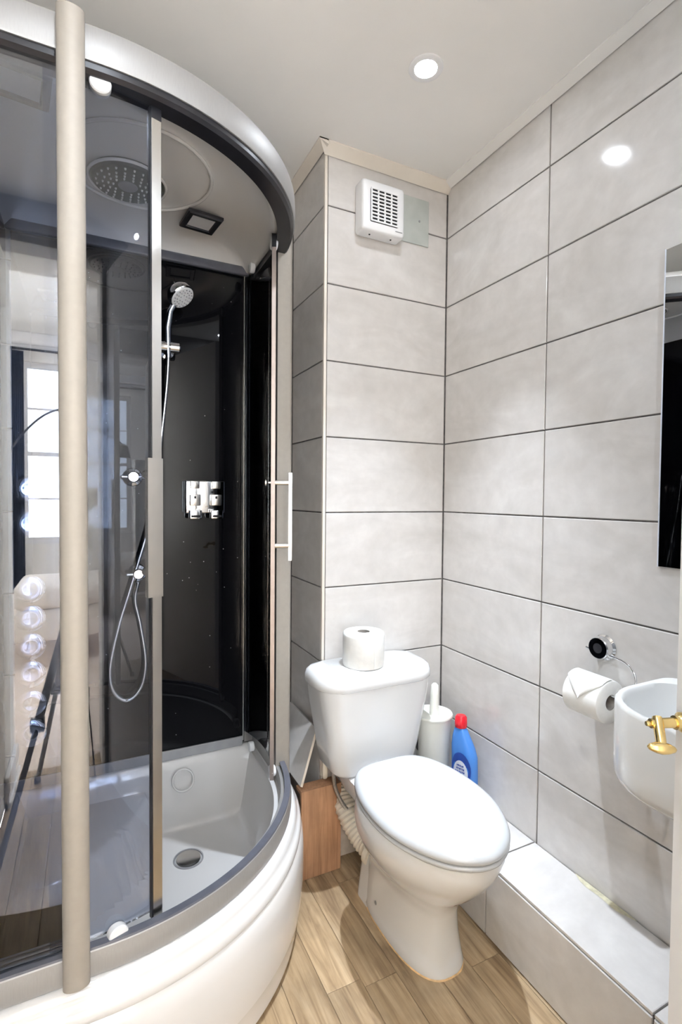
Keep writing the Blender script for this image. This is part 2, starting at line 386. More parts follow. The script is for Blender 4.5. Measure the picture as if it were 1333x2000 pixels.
struct(build(MB().box(BX1, BX1+.1, BY0, SY0, 0, BZ).box(BX1, BX1+.1, SY1, -2.0, 0, BZ).box(BX1, BX1+.1, SY0, SY1, 0, SZ0).box(BX1, BX1+.1, SY0, SY1, SZ1, BZ), 'wall_bedroom_right', 'paint_grey'), 'bedroom side wall with the added wide window', 'wall')
struct(build(MB().box(BX0, XL-.1, -2.12, -2.02, 0, BZ).box(DX1, BX1, -2.12, -1.92, 0, BZ).box(XL-.1, DX1, -2.12, -1.92, DH, BZ), 'wall_bedroom_near', 'paint_grey'), 'bedroom wall around the doorway', 'wall')
struct(build(MB().box(XL, XL+.018, -2.12, YD, 0, .13, .004).box(XL, XL+.026, -2.12, YD, 0, .03, .003), 'baseboard_left', 'white_gloss'), 'white skirting board beside the doorway', 'skirting')
struct(build(MB().box(BX0, BX1, BY0, BY0+.09, BZ-.12, BZ, .02, 3).box(BX0, BX1, BY0, BY0+.05, BZ-.17, BZ-.12, .01), 'trim_4', 'white_gloss'), 'cornice above the bedroom window', 'trim')
def window(name, label, axis, a0, a1, z0, z1, plane, pane='clear'):
    wn = bpy.data.objects.new(name, None); COL.objects.link(wn); wn.location = ((a0+a1)/2, plane, z0) if axis == 'x' else (plane, (a0+a1)/2, z0)
    struct(wn, label, 'window')
    def bx(mb, u0, u1, d0, d1, v0, v1): 
        return mb.box(u0, u1, plane+d0, plane+d1, v0, v1) if axis == 'x' else mb.box(plane+d0, plane+d1, u0, u1, v0, v1)
    mb = MB()
    for u0, u1, v0, v1 in ((a0, a0+.05, z0, z1), (a1-.05, a1, z0, z1), (a0+.05, a1-.05, z0, z0+.06), (a0+.05, a1-.05, z1-.05, z1)): bx(mb, u0, u1, -.03, .03, v0, v1)
    build(mb, 'frame', 'white_gloss', wn)
    zm = (z0+z1)/2
    build(bx(MB(), a0+.05, a1-.05, -.02, .02, zm-.02, zm+.02), 'meeting_rail', 'white_gloss', wn)
    for k in (1, 2):
        u = a0+(a1-a0)*k/3; build(bx(MB(), u-.009, u+.009, -.012, .012, z0+.06, z1-.05), 'glazing_bar', 'white_gloss', wn)
    for v in ((z0+zm)/2, (zm+z1)/2): build(bx(MB(), a0+.05, a1-.05, -.011, .011, v-.009, v+.009), 'glazing_bar', 'white_gloss', wn)
    for v0, v1 in ((z0+.06, zm-.02), (zm+.02, z1-.05)): build(bx(MB(), a0+.05, a1-.05, -.003, .003, v0, v1), 'pane', pane, wn)
window('window_1', 'tall sash window mirrored in the shower glass', 'x', WX0, WX1, WZ0, WZ1, BY0-.09, 'net')
window('fill_window_right', 'unseen wide window added to the bedroom side wall for fill daylight', 'y', SY0, SY1, SZ0, SZ1, BX1+.05)  # added out of view to let more daylight into the bedroom
window('fill_window_left', 'unseen wide window added to the opposite side wall for fill daylight', 'y', SY0, SY1, SZ0, SZ1, BX0-.05)  # also added out of view, brightens the bedroom from the other side

# ------------------------------------------------------------------ shower cabin
CXR, CYF, CR, CXL, CYB = -.63, -.517, .551, -1.43, .272
CC = (CXR-CR, CYF+CR)
def plan(off, n=40, x0=CXL, y1=CYB):
    R = CR+off
    pts = [(x0, CYF-off)] + [(CC[0]+R*math.cos(t), CC[1]+R*math.sin(t)) for t in [(-90+90*i/n)*PI/180 for i in range(n+1)]] + [(CXR+off, y1)]
    return pts
def sweep(mb, prof, n=40, x0=CXL, y1=CYB, closed=True):
    cols = [[(x, y, z) for x, y in plan(o, n, x0, y1)] for o, z in prof]
    k = len(cols[0]); rings = [[cols[j][i] for j in range(len(prof))] for i in range(k)]
    return mb.loft(rings, closed, closed, closed)
cab = thing('shower_cabin', 'quadrant shower cabin with tinted glass, black panels and white tray', 'shower', (-1.03, -.12, 0))
RIM = .338
# tray: apron swept round the front, bowl as a moulded surface
ap = [(-.05, RIM-.004), (-.004, RIM), (.006, RIM-.002), (.013, RIM-.009), (.017, RIM-.020), (.019, RIM-.030), (.0235, RIM-.034), (.028, RIM-.040), (.0305, RIM-.052), (.0295, RIM-.060), (.0265, RIM-.0625), (.0285, RIM-.066),
      (.035, RIM-.080), (.038, RIM-.11), (.039, RIM-.17), (.036, RIM-.225), (.033, .085), (.027, .081), (.0255, .078), (.022, .03), (.020, .012), (-.02, .012)]
tray = build(sweep(MB(), ap, 48, CXL, YW-.012, False), 'tray_apron', 'acrylic', cab, 50, 'white curved acrylic apron of the shower tray')
cx, cy = -.985, -.06
bd = plan(-.012, 48) + [(CXL+.002, CYB)]
bd2 = []
for i in range(len(bd)):
    a, b2 = Vector(bd[i]), Vector(bd[(i+1) % len(bd)]); n = max(1, int((b2-a).length/.025))
    for k in range(n): bd2.append(a.lerp(b2, k/n))
def sm(e0, e1, v):
    t = min(1, max(0, (v-e0)/(e1-e0))); return t*t*(3-2*t)
def bowl_z(x, y, s):
    z = .115+.02*min(1, math.hypot(x+.925, y-.045)/.4)
    z += (RIM+.002-z)*sm(.74, .955, s)
    d = math.hypot(x-CXL, y-CYB)
    seat = (.262-.0*d)*(1-sm(.40, .475, d))
    return max(z, seat) if seat > 0 else z
rings = []
for s in [1, .985, .965, .95, .935, .92, .90, .88, .86, .84, .82, .80, .78, .76, .74, .72, .69, .65, .6, .55, .5, .45, .4, .35, .3, .25, .2, .15, .1, .05, .004]:
    r = []
    for p in bd2:
        x = cx+(p.x-cx)*s; y = cy+(p.y-cy)*s; r.append((x, y, bowl_z(x, y, s)))
    rings.append(r)
bowl = build(MB().loft(rings, False, True), 'tray_bowl', 'acrylic', cab, 60, 'white moulded tray bowl with corner seat')
dz = .118
build(MB().lathe([(.0, .006), (.030, .0065), (.036, .004), (.037, 0)][::-1], (-.925, .045, dz), (0, 0, 1), 32), 'drain_cover', 'dull_chrome', bowl, 40)
build(MB().lathe([(.040, 0), (.041, .003), (.045, .003), (.046, -.002)], (-.925, .045, dz), (0, 0, 1), 32, False, False), 'drain_ring', 'grey_plastic', bowl, 40)
build(MB().torus((-.915, .205, .283), .034, .0035, (0, -.80, .5)), 'overflow_ring', 'acrylic', bowl, 60)
# black panels
build(MB().box(CXL+.03, CXR-.062, CYB-.022, CYB-.012, .352, 2.045), 'back_panel', 'black_glass', cab, None, 'black glass back panel with fine flecks')
build(MB().box(CXL+.006, CXL+.016, CYF+.03, CYB-.012, .352, 2.045), 'side_panel', 'black_glass', cab, None, 'black glass panel on the hidden wall side')
build(MB().box(CXL+.016, CXR-.07, CYB-.03, CYB-.0225, .342, .375, .002), 'seal_strip', 'grey_plastic', cab)
build(MB().box(CXL+.016, CXR-.05, CYB-.040, CYB-.0225, 2.020, 2.052, .006, 3), 'top_strip', 'slate', cab, 40)
build(MB().box(CXR-.071, CXR-.066, CYB-.034, CYB-.02, .36, 2.04, .002), 'panel_edge_strip', 'dull_chrome', cab)
build(MB().box(CXR-.062, CXR-.0, CYB-.016, CYB+.006, .345, 2.06, .004), 'wall_profile', 'alu', cab)
# rails
tr_ = build(sweep(MB(), [(0, 2.022), (.0015, 2.026), (.003, 2.05), (.0015, 2.080), (0, 2.084), (-.042, 2.084), (-.042, 2.022)]), 'top_rail', 'alu', cab, 30, 'curved brushed aluminium top rail')
build(sweep(MB(), [(-.003, 2.0215), (-.003, 2.010), (-.010, 2.004), (-.048, 2.004), (-.048, 2.0215)]), 'rail_track', 'black', tr_, 30)
br_ = build(sweep(MB(), [(0, RIM+.001), (.0015, RIM+.012), (.0015, RIM+.030), (-.0005, .386), (-.002, .388), (-.014, .388), (-.014, .380), (-.030, .380), (-.030, RIM+.001)]), 'bottom_rail', 'alu', cab, 30, 'curved aluminium bottom rail')
build(sweep(MB(), [(-.0015, .3883), (-.019, .3883), (-.019, .3925), (-.0025, .3925)]), 'rail_gasket', 'slate', br_, 30)
# posts
def post(c, n, z0, z1, hw):
    n = Vector(n); t = Vector((-n.y, n.x)); c = Vector(c); out = []
    for k in range(13):
        a = -PI/2+PI*k/12; out.append(c+t*(hw*math.sin(a))+n*(.010+.014*math.cos(a)))
    out += [c+t*hw-n*.03, c-t*hw-n*.03]
    return build(MB().prism([(p.x, p.y) for p in out], z0, z1), 'post', 'post', cab, 40)
post((-1.2235, CYF-.010), (0, -1), RIM+.012, 2.082, .0225)
post((CXR-.004, .006), (1, 0), RIM+.004, 2.082, .024)
# fixed glass
build(MB().box(CXL+.02, -1.21, CYF+.014, CYF+.020, .385, 2.03), 'fixed_glass', 'tint_fixed', cab, None, 'flat tinted fixed pane left of the post')
build(MB().box(CXR-.020, CXR-.014, .02, CYB-.02, .385, 2.03), 'fixed_glass', 'tint', cab, None, 'flat tinted fixed pane beside the tiled pier')
# sliding doors
def arc_pts(A, B, sag, n=20):
    A, B = Vector(A), Vector(B); m_ = (A+B)/2; ch = (B-A); L = ch.length; nn = Vector((ch.y, -ch.x)).normalized()
    return [A+ch*(i/n)+nn*(sag*(1-(2*i/n-1)**2)) for i in range(n+1)]
def sliding_door(A, B, sag, lab):
    pts = arc_pts(A, B, sag); th = .0025
    r1, r2 = [], []
    for i, p in enumerate(pts):
        d = (pts[min(i+1, len(pts)-1)]-pts[max(i-1, 0)]).normalized(); nn = Vector((d.y, -d.x))
        r1.append(p+nn*th); r2.append(p-nn*th)
    ol = [(p.x, p.y) for p in r1]+[(p.x, p.y) for p in r2[::-1]]
    d = build(MB().prism(ol, .395, 2.015), 'sliding_door', 'tint', cab, 25, lab)
    t0 = (pts[1]-pts[0]).normalized(); n0 = Vector((t0.y, -t0.x))
    return d, pts, t0, n0
def roller(dr, p, nn, z, up):
    c = Vector((p.x, p.y, z)); n3 = Vector((nn.x, nn.y, 0)); t3 = Vector((-nn.y, nn.x, 0))
    ro = build(MB().lathe([(.006, -.010), (.017, -.010), (.019, -.007), (.019, .007), (.017, .010), (.006, .010)], c+n3*.014, n3, 24), 'roller', 'plastic_white', dr, 30)
def bar_handle(dr, base, nn, tt, z0, z1, w_, th_, off):
    n3 = Vector((nn.x, nn.y, 0)); t3 = Vector((tt.x, tt.y, 0)); Z = Vector((0, 0, 1))
    mb = MB().obb(Vector((base.x, base.y, (z0+z1)/2))+n3*off, t3, n3, Z, w_/2, th_/2, (z1-z0)/2)
    for z in (z0+.045, z1-.030): mb.tube([Vector((base.x, base.y, z))+n3*.002, Vector((base.x, base.y, z))+n3*(off)], .008, 12)
    build(mb, 'handle', 'dull_chrome', dr, 30)
ld, lp, lt0, ln0 = sliding_door((-1.405, -.462), (-1.078, -.470), .030, 'curved tinted sliding door slid open behind the left post')
e = lp[-1]; et = (lp[-1]-lp[-2]).normalized(); en = Vector((et.y, -et.x))
def stile(dr, c, tt, nn, w_, th_, sm_='dull_chrome'):
    build(MB().obb((c.x, c.y, 1.2), (tt.x, tt.y, 0), (nn.x, nn.y, 0), (0, 0, 1), w_/2, th_/2, .82), 'stile', sm_, dr)
    build(MB().obb((c.x-tt.x*(w_/2+.0012), c.y-tt.y*(w_/2+.0012), 1.2), (tt.x, tt.y, 0), (nn.x, nn.y, 0), (0, 0, 1), .0012, th_/2*.8, .82), 'stile_seal', 'black', dr)
    build(MB().obb((c.x, c.y, 2.001), (tt.x, tt.y, 0), (nn.x, nn.y, 0), (0, 0, 1), w_/2+.0006, th_/2+.0006, .0195), 'stile_cap', 'black', dr)
stile(ld, e, et, en, .019, .014)
hb = Vector((-1.098, e.y+.0)); bar_handle(ld, hb, en, et, 1.047, 1.316, .030, .013, .042)
roller(ld, Vector((-1.176, -.480)), Vector((0, -1)), 2.000, 1); roller(ld, lp[-4]-Vector((.03, 0)), en, .390, 0); roller(ld, lp[2], en, 1.999, 1); roller(ld, lp[2], en, .390, 0)
rd, rp, rt0, rn0 = sliding_door((-.699, -.083), (-.694, .244), .030, 'curved tinted sliding door slid open beside the tiled pier')
stile(rd, rp[0], -rt0, rn0, .017, .012, 'stile')
hn = Vector((.962, -.273)); ht = Vector((.273, .962))
bar_handle(rd, rp[0]+ht*.004, hn, ht, 1.050, 1.316, .014, .010, .052)
build(MB().lathe([(.004, 0), (.004, .014), (.011, .020), (.011, .024)], (rp[0].x, rp[0].y, 1.286), (-hn.x, -hn.y, 0), 16), 'handle_cap', 'chrome', rd, 40)
for p, z in ((Vector((-.683, -.070)), 1.998), (Vector((-.683, .160)), 2.018), (Vector((-.683, -.075)), .402), (Vector((-.683, .150)), .378)):
    c = Vector((p.x, p.y, z)); build(MB().lathe([(.006, -.008), (.015, -.008), (.017, -.005), (.017, .005), (.015, .008), (.006, .008)], c+Vector((-.012, 0, 0)), (1, 0, 0), 20), 'roller', 'plastic_white', rd, 30)
# roof
rb = plan(-.046, 48, CXL+.003, CYB-.003)+[(CXL+.003, CYB-.003)]
rb2 = []
for i in range(len(rb)):
    a, b2 = Vector(rb[i]), Vector(rb[(i+1) % len(rb)]); n = max(1, int((b2-a).length/.03))
    for k in range(n): rb2.append(a.lerp(b2, k/n))
rcx, rcy = -1.06, -.09
rings = []
for s, z in ((1, 2.105), (1, 2.03), (.975, 2.026), (.955, 2.030), (.93, 2.043), (.90, 2.056), (.86, 2.069), (.80, 2.081), (.72, 2.090), (.62, 2.096), (.5, 2.099), (.3, 2.10), (.005, 2.10)):
    rings.append([(rcx+(p.x-rcx)*s, rcy+(p.y-rcy)*s, z) for p in rb2])
roof = build(MB().loft(rings, False, True), 'roof', 'roof', cab, 60, 'white domed cabin roof seen from below')
rings = [[(rcx+(p.x-rcx)*s, rcy+(p.y-rcy)*s, z) for p in rb2] for s, z in ((1.0, 2.105), (.95, 2.125), (.8, 2.135), (.005, 2.14))]
build(MB().loft(rings, False, True), 'roof_cover', 'acrylic', roof, 60)
build(MB().torus((-1.075, -.095, 2.094), .185, .0045), 'roof_ring', 'roof', roof, 60)
sh = build(MB().lathe([(.0, -.012), (.06, -.012), (.088, -.008), (.094, 0), (.094, .01)], (-1.098, -.034, 2.091), (0, 0, 1), 40), 'rain_shower_plate', 'plate', roof, 40, 'dark grey round rain shower plate')
nz = MB()
for rr, k in ((.036, 10), (.048, 14), (.062, 18), (.078, 22)):
    for j in range(k):
        a = 2*PI*j/k; nz.lathe([(.0032, 0), (.002, -.004)], (-1.098+rr*math.cos(a), -.034+rr*math.sin(a), 2.079 if rr < .065 else 2.0815), (0, 0, 1), 6)
o = build(nz, 'spray_nozzles', 'plastic_cream', sh, 30); o['kind'] = 'stuff'
build(MB().lathe([(.0, -.0135), (.024, -.0135), (.026, -.011)], (-1.098, -.034, 2.091), (0, 0, 1), 28), 'plate_centre', 'grey_plastic', sh, 40)
build(MB().torus((-1.098, -.034, 2.090), .098, .004), 'plate_rim', 'roof', sh, 60)
def roof_lamp(cx_, cy_, z_, ang, tilt):
    T = Matrix.Translation((cx_, cy_, z_)) @ Matrix.Rotation(ang, 4, 'Z') @ Matrix.Rotation(tilt, 4, 'X')
    mb = MB(); h, hi = .052, .034
    rings = [[T @ Vector(p) for p in ((-a, -a, zz), (a, -a, zz), (a, a, zz), (-a, a, zz))] for a, zz in ((h, .004), (h, -.004), (h-.004, -.008), (hi+.003, -.007), (hi, 0))]
    lm = build(mb.loft(rings, True, False), 'roof_lamp', 'black', roof, None, 'square black framed lamp in the cabin roof')
    mb = MB(); build(mb.add([T @ Vector(p) for p in ((-hi, -hi, -.003), (hi, -hi, -.003), (hi, hi, -.003), (-hi, hi, -.003))], [(0, 1, 2, 3)]), 'lamp_cover', 'plastic_white', lm)
roof_lamp(-.885, .055, 2.078, .12, .0)
roof_lamp(-1.315, -.355, 2.052, .12, .0)
# fittings on the back panel
PY = CYB-.022
def knob(x, z, r, name):
    k = build(MB().lathe([(r, 0), (r, .010), (r*.92, .016), (r*.62, .020), (r*.62, .045), (r*.5, .050)], (x, PY, z), (0, -1, 0), 32), name, 'chrome', cab, 30)
    build(MB().tube([(x-.034, PY-.040, z), (x+.034, PY-.044, z)], [.005, .006], 10), 'lever', 'chrome', k, 60)
knob(-1.068, 1.303, .030, 'mixer_knob'); knob(-1.054, .990, .028, 'hose_outlet')
bk = build(MB().lathe([(.024, 0), (.024, .012), (.014, .016), (.014, .05)], (-.962, PY, 1.722), (0, -1, 0), 24), 'shower_bracket', 'chrome', cab, 30)
build(MB().lathe([(.013, -.018), (.017, -.014), (.017, .014), (.013, .018)], (-.982, PY-.056, 1.726), (1, 0, 0), 20).lathe([(.013, -.018), (.017, -.014), (.017, .014), (.013, .018)], (-.944, PY-.056, 1.726), (1, 0, 0), 20), 'bracket_clamp', 'chrome', bk, 30)
for z in (1.2606, 1.155, .957, .868, .782, .697, .514, .605):
    build(MB().lathe([(.016, .008), (.034, .011), (.041, .007), (.043, 0)][::-1], (-1.358, PY, z), (0, -1, 0), 28), 'body_jet', 'chrome', cab, 40)

# hand shower, hose
hs = thing('hand_shower', 'chrome hand shower with looping ribbed hose on the black panel', 'shower head', (-.963, PY-.056, 1.60))
B_ = Vector((-.963, PY-.056, 1.70)); H_ = Vector((-.958, PY-.085, 1.832))
build(MB().tube([B_+Vector((0, .0, -.01)), B_+Vector((-.002, -.003, .03)), B_+Vector((-.004, -.012, .085)), H_+Vector((-.003, 0, 0)), H_+Vector((.012, -.004, .030))], [.0085, .0115, .0125, .0105, .010], 16), 'handle', 'chrome', hs, 60)
hn3 = Vector((.46, -.45, -.77)).normalized(); hc = Vector((-.930, PY-.105, 1.878))
head = build(MB().lathe([(.012, -.030), (.034, -.024), (.043, -.010), (.043, .004), (.040, .008)], hc, hn3, 32), 'head', 'chrome', hs, 35)
build(MB().lathe([(.039, .0075), (.037, .0105), (.0, .012)], hc, hn3, 32), 'spray_face', 'plastic_white', head, 35)
nb = MB(); aa = hn3.orthogonal().normalized(); ab = hn3.cross(aa)
for rr, k in ((.012, 6), (.022, 12), (.031, 16)):
    for j in range(k):
        nb.lathe([(.0022, 0), (.0012, .003)], hc+hn3*.0112+(aa*math.cos(2*PI*j/k)+ab*math.sin(2*PI*j/k))*rr, hn3, 6)
o = build(nb, 'spray_nozzles', 'grey_plastic', head); o['kind'] = 'stuff'
_dn = (Vector((0, 0, -1))-hn3*Vector((0, 0, -1)).dot(hn3)).normalized()
build(MB().tube([hc+_dn*.036+hn3*.006, hc+_dn*.055+hn3*.008], [.005, .006], 10), 'selector_tab', 'plastic_white', head, 60)
def spline(pts, n=12):
    P = [Vector(p) for p in pts]; P = [P[0]*2-P[1]]+P+[P[-1]*2-P[-2]]; out = []
    for i in range(1, len(P)-2):
        for k in range(n):
            t = k/n; a, b2, c, d = P[i-1:i+3]
            out.append(.5*((2*b2)+(c-a)*t+(2*a-5*b2+4*c-d)*t*t+(3*b2-a-3*c+d)*t**3))
    out.append(P[-2]); return out
hy = PY-.035
hp = spline([(-.963, PY-.056, 1.69), (-.968, hy-.02, 1.60), (-.982, hy-.01, 1.45), (-1.010, hy, 1.20), (-1.068, hy, .98), (-1.112, hy, .83), (-1.139, hy, .695), (-1.130, hy, .62), (-1.090, hy, .582), (-1.048, hy, .618), (-1.033, hy, .70), (-1.048, hy, .82), (-1.064, hy, .905), (-1.056, PY-.045, .965)], 26)
build(MB().tube(hp, [.0068 if i % 2 else .0058 for i in range(len(hp))], 10), 'hose', 'hose', hs, 60)

# twin chrome soap dispenser
sd = thing('soap_dispenser', 'twin chamber chrome soap dispenser on the black back panel', 'dispenser', (-.838, PY, 1.166))
X0, X1, Z0, Z1 = -.906, -.771, 1.166, 1.297
build(MB().box(X0, X1, PY-.03, PY-.001, Z0+.018, Z1, .006, 3), 'housing', 'chrome', sd, 40)
for sx in (X0+.014, X1-.050):
    c = build(MB().box(sx, sx+.036, PY-.042, PY-.029, Z0+.045, Z1-.048, .003), 'chamber', 'dull_chrome', sd, 40)
    build(MB().box(sx+.003, sx+.033, PY-.038, PY-.029, Z1-.028, Z1-.003, .002), 'cap', 'dull_chrome', sd, 40)
    build(MB().box(sx+.014, sx+.020, PY-.0435, PY-.0415, Z1-.062, Z1-.054), 'sight_hole', 'dark', c)
    build(MB().box(sx-.003, sx+.039, PY-.052, PY-.029, Z0, Z0+.030, .004), 'push_button', 'chrome', sd, 40)
    build(MB().box(sx+.003, sx+.033, PY-.0535, PY-.0515, Z0+.006, Z0+.013), 'spout_slot', 'dark', sd)
build(MB().box(-.8405, -.8365, PY-.036, PY-.029, Z0+.05, Z1-.004), 'divider', 'dull_chrome', sd)

# ------------------------------------------------------------------ toilet
TX = -.385
toilet = thing('toilet', 'white close-coupled toilet with closed seat and cistern', 'toilet', (TX, -.35, 0))
def egg(cx_, yb, yf, hw, n=48, p=2.25, sh=.0):
    out = []
    ym = yb+(yf-yb)*.46
    for i in range(n):
        t = 2*PI*i/n; c, s = math.cos(t), math.sin(t)
        x_ = cx_+hw*math.copysign(abs(c)**(2/p), c)
        if s >= 0: y_ = ym+(yb-ym)*abs(s)**(2/(p+.4))
        else: y_ = ym-(ym-yf)*abs(s)**(2/(p-.25))
        out.append((x_, y_))
    return out
secs = [(0.0, .092, -.17, -.530, 2.7, .024), (.012, .094, -.165, -.533, 2.7, .024), (.03, .090, -.165, -.527, 2.7, .024), (.09, .084, -.17, -.517, 2.6, .024), (.15, .083, -.18, -.518, 2.5, .022), (.19, .091, -.18, -.535, 2.4, .018), (.225, .110, -.18, -.568, 2.3, .014), (.265, .133, -.18, -.610, 2.25, .008), (.31, .150, -.19, -.648, 2.2, .004), (.35, .160, -.205, -.676, 2.15, 0), (.385, .164, -.215, -.690, 2.12, 0), (.40, .162, -.218, -.690, 2.12, 0), (.404, .155, -.222, -.682, 2.12, 0)]
pan = MB().loft([[(x_, y_, z) for x_, y_ in egg(TX+dx, yb, yf, hw, 48, p)] for z, hw, yb, yf, p, dx in secs])
def rrect(x0, x1, y0, y1, r0, r1, n=7):
    """rounded rect: r0 = radius at y0 side (front), r1 at y1 side (back)"""
    o = []
    for cx_, cy_, r, a0 in ((x1-r1, y1-r1, r1, 0), (x0+r1, y1-r1, r1, 90), (x0+r0, y0+r0, r0, 180), (x1-r0, y0+r0, r0, 270)):
        for k in range(n): a = math.radians(a0+90*k/(n-1)); o.append((cx_+r*math.cos(a), cy_+r*math.sin(a)))
    return o
pan.loft([[(x_, y_, z) for x_, y_ in rrect(TX+.01-h, TX+.01+h, -.30, yb, .04, .03)] for z, h, yb in ((.29, .075, -.06), (.330, .090, -.035), (.358, .094, -.03), (.362, .090, -.035))])
pan.loft([[(x_, y_, z) for x_, y_ in rrect(TX+.022-h, TX+.022+h, -.34, yb, .03, .03)] for z, h, yb in ((0, .084, -.155), (.02, .082, -.155), (.14, .062, -.15), (.25, .066, -.12), (.31, .07, -.08))])
panO = build(pan, 'pan', 'ceramic', toilet, 50)
build(MB().lathe([(.0055, -.001), (.0055, .002), (.003, .0025)], (TX-.0615, -.29, .055), (-1, -.1, .1), 12), 'screw_cap', 'grey_plastic', panO, 40)
HWY = [(-.226, 0), (-.2265, .045), (-.232, .075), (-.243, .10), (-.265, .122), (-.30, .142), (-.35, .158), (-.40, .1665), (-.45, .169), (-.50, .166), (-.55, .155), (-.60, .134), (-.64, .109), (-.67, .081), (-.69, .050), (-.700, .025), (-.703, 0)]
def seat_outline(ins):
    right = [(TX+w_, y_) for y_, w_ in HWY]; left = [(TX-w_, y_) for y_, w_ in HWY[-2:0:-1]]
    pts = right+left; cx_, cy_ = TX, -.45; o = []
    for x_, y_ in pts:
        d = Vector((x_-cx_, y_-cy_)); L = d.length; d = d*((L-ins)/L); o.append((cx_+d.x, cy_+d.y))
    sp = spline([(a, b2, 0) for a, b2 in o]+[(o[0][0], o[0][1], 0)], 3)[:-1]
    return [(v.x, v.y) for v in sp]
build(MB().loft([[(x_, y_, z) for x_, y_ in seat_outline(i_)] for i_, z in ((.010, .4045), (.003, .407), (.001, .412), (.003, .4165), (.008, .418))]), 'seat', 'seat', toilet, 50)
build(MB().loft([[(x_, y_, z) for x_, y_ in seat_outline(i_)] for i_, z in ((.010, .4195), (.003, .4205), (0, .425), (.0, .431), (.003, .437), (.009, .4425), (.018, .4455), (.04, .4475), (.09, .449), (.14, .4495), (.165, .4495))]), 'seat_lid', 'seat', toilet, 60)
for sx in (-.055, .055): build(MB().lathe([(.011, 0), (.011, .012), (.008, .016)], (TX+sx, -.218, .404), (0, 0, 1), 16), 'hinge', 'plastic_white', toilet, 40)
CX = -.362
cis = [(.362, .130, -.148, .04), (.365, .142, -.158, .045), (.376, .152, -.164, .05), (.43, .164, -.170, .052), (.50, .176, -.176, .055), (.58, .191, -.183, .058), (.648, .200, -.187, .06)]
co = build(MB().loft([[(x_, y_, z) for x_, y_ in rrect(CX-h, CX+h, yf, -.012, r, .02)] for z, h, yf, r in cis]), 'cistern', 'ceramic', toilet, 50)
build(MB().loft([[(x_, y_, z) for x_, y_ in rrect(CX-h, CX+h, yf, -.008, r, .03)] for z, h, yf, r in ((.646, .204, -.190, .08), (.650, .209, -.195, .085), (.660, .211, -.197, .085), (.674, .209, -.195, .085), (.686, .203, -.189, .08), (.694, .190, -.176, .07), (.698, .15, -.14, .05))]), 'cistern_lid', 'ceramic', co, 60)
wpz = spline([(-.392, -.190, .132), (-.406, -.150, .142), (-.420, -.100, .172), (-.428, -.050, .215), (-.420, -.012, .250)], 9)
build(MB().tube(wpz, [.041 if i % 2 else .036 for i in range(len(wpz))], 18), 'waste_pipe', 'pipe', toilet, 60)
build(MB().lathe([(.044, -.010), (.048, -.007), (.048, .008), (.044, .012)], (-.396, -.186, .133), (-.30, .90, .25), 24), 'pipe_collar', 'pipe', toilet, 40)
build(MB().tube(spline([(-.486, -.080, .372), (-.487, -.078, .345), (-.474, -.070, .285), (-.445, -.085, .225), (-.405, -.105, .200), (-.37, -.12, .205)], 8), .0065, 10), 'supply_hose', 'steel', toilet, 60)
build(MB().tube(spline([(-.500, -.045, .385), (-.498, -.035, .33), (-.492, -.022, .31)], 6), .010, 10), 'supply_pipe', 'pipe', toilet, 60)
ft = [(x_, y_) for x_, y_ in egg(TX+.024, -.17, -.530, .092, 48, 2.7)]
build(MB().loft([[(TX+.024+(x_-TX-.024)*k_, -.35+(y_+.35)*k_, z_) for x_, y_ in ft] for k_, z_ in ((1.022, .0006), (1.008, .004), (.98, .005))], False, False), 'floor_sealant', 'sealant', toilet, 60)

# roll standing on the cistern
t = thing('toilet_roll', 'white toilet roll standing upright on the cistern lid', 'toilet roll', (-.392, -.100, .6985))
c = (-.392, -.100, .6985)
build(MB().lathe([(.021, .108), (.063, .108), (.067, .104), (.068, .098), (.068, .006), (.066, 0), (.021, 0)], c, (0, 0, 1), 48, False, False), 'paper', 'paper', t, 40)
build(MB().lathe([(.0212, .107), (.0212, .001), (.0195, .001), (.0195, .107), (.0212, .107)], c, (0, 0, 1), 32, False, False), 'core', 'card', t, 40)
build(MB().lathe([(.0194, .004), (.0, .004)], c, (0, 0, 1), 24, False, False), 'core_shadow', 'card', t)
build(MB().box(-.3905, -.3865, -.1688, -.1672, .701, .795), 'loose_edge', 'paper', t)

# toilet brush
bx_, by_ = -.120, -.115
t = thing('toilet_brush', 'cream toilet brush in tall tapering holder on the ledge', 'toilet brush', (bx_, by_, LZ))
build(MB().lathe([(.050, 0), (.052, .004), (.062, .27), (.067, .272), (.068, .277), (.066, .281), (.060, .279), (.058, .274), (.02, .272)], (bx_, by_, LZ), (0, 0, 1), 40), 'holder', 'plastic_cream', t, 40)
build(MB().tube([(bx_+.004, by_, LZ+.272), (bx_+.004, by_, LZ+.29), (bx_+.005, by_, LZ+.34), (bx_+.006, by_, LZ+.375), (bx_+.006, by_, LZ+.382)], [.0165, .016, .015, .0125, .006], 16), 'brush_handle', 'plastic_cream', t, 60)
lb = MB(); n = 8
vs = []
for k in range(n+1):
    a = 2.45+.62*k/n
    for z, r in ((LZ+.155, .0588), (LZ+.225, .0612)): vs.append((bx_+r*math.cos(a), by_+r*math.sin(a), z))
lb.add(vs, [(2*k, 2*k+2, 2*k+3, 2*k+1) for k in range(n)])
build(lb, 'sticker', 'black', t, 60, 'dark sticker on the side of the holder')

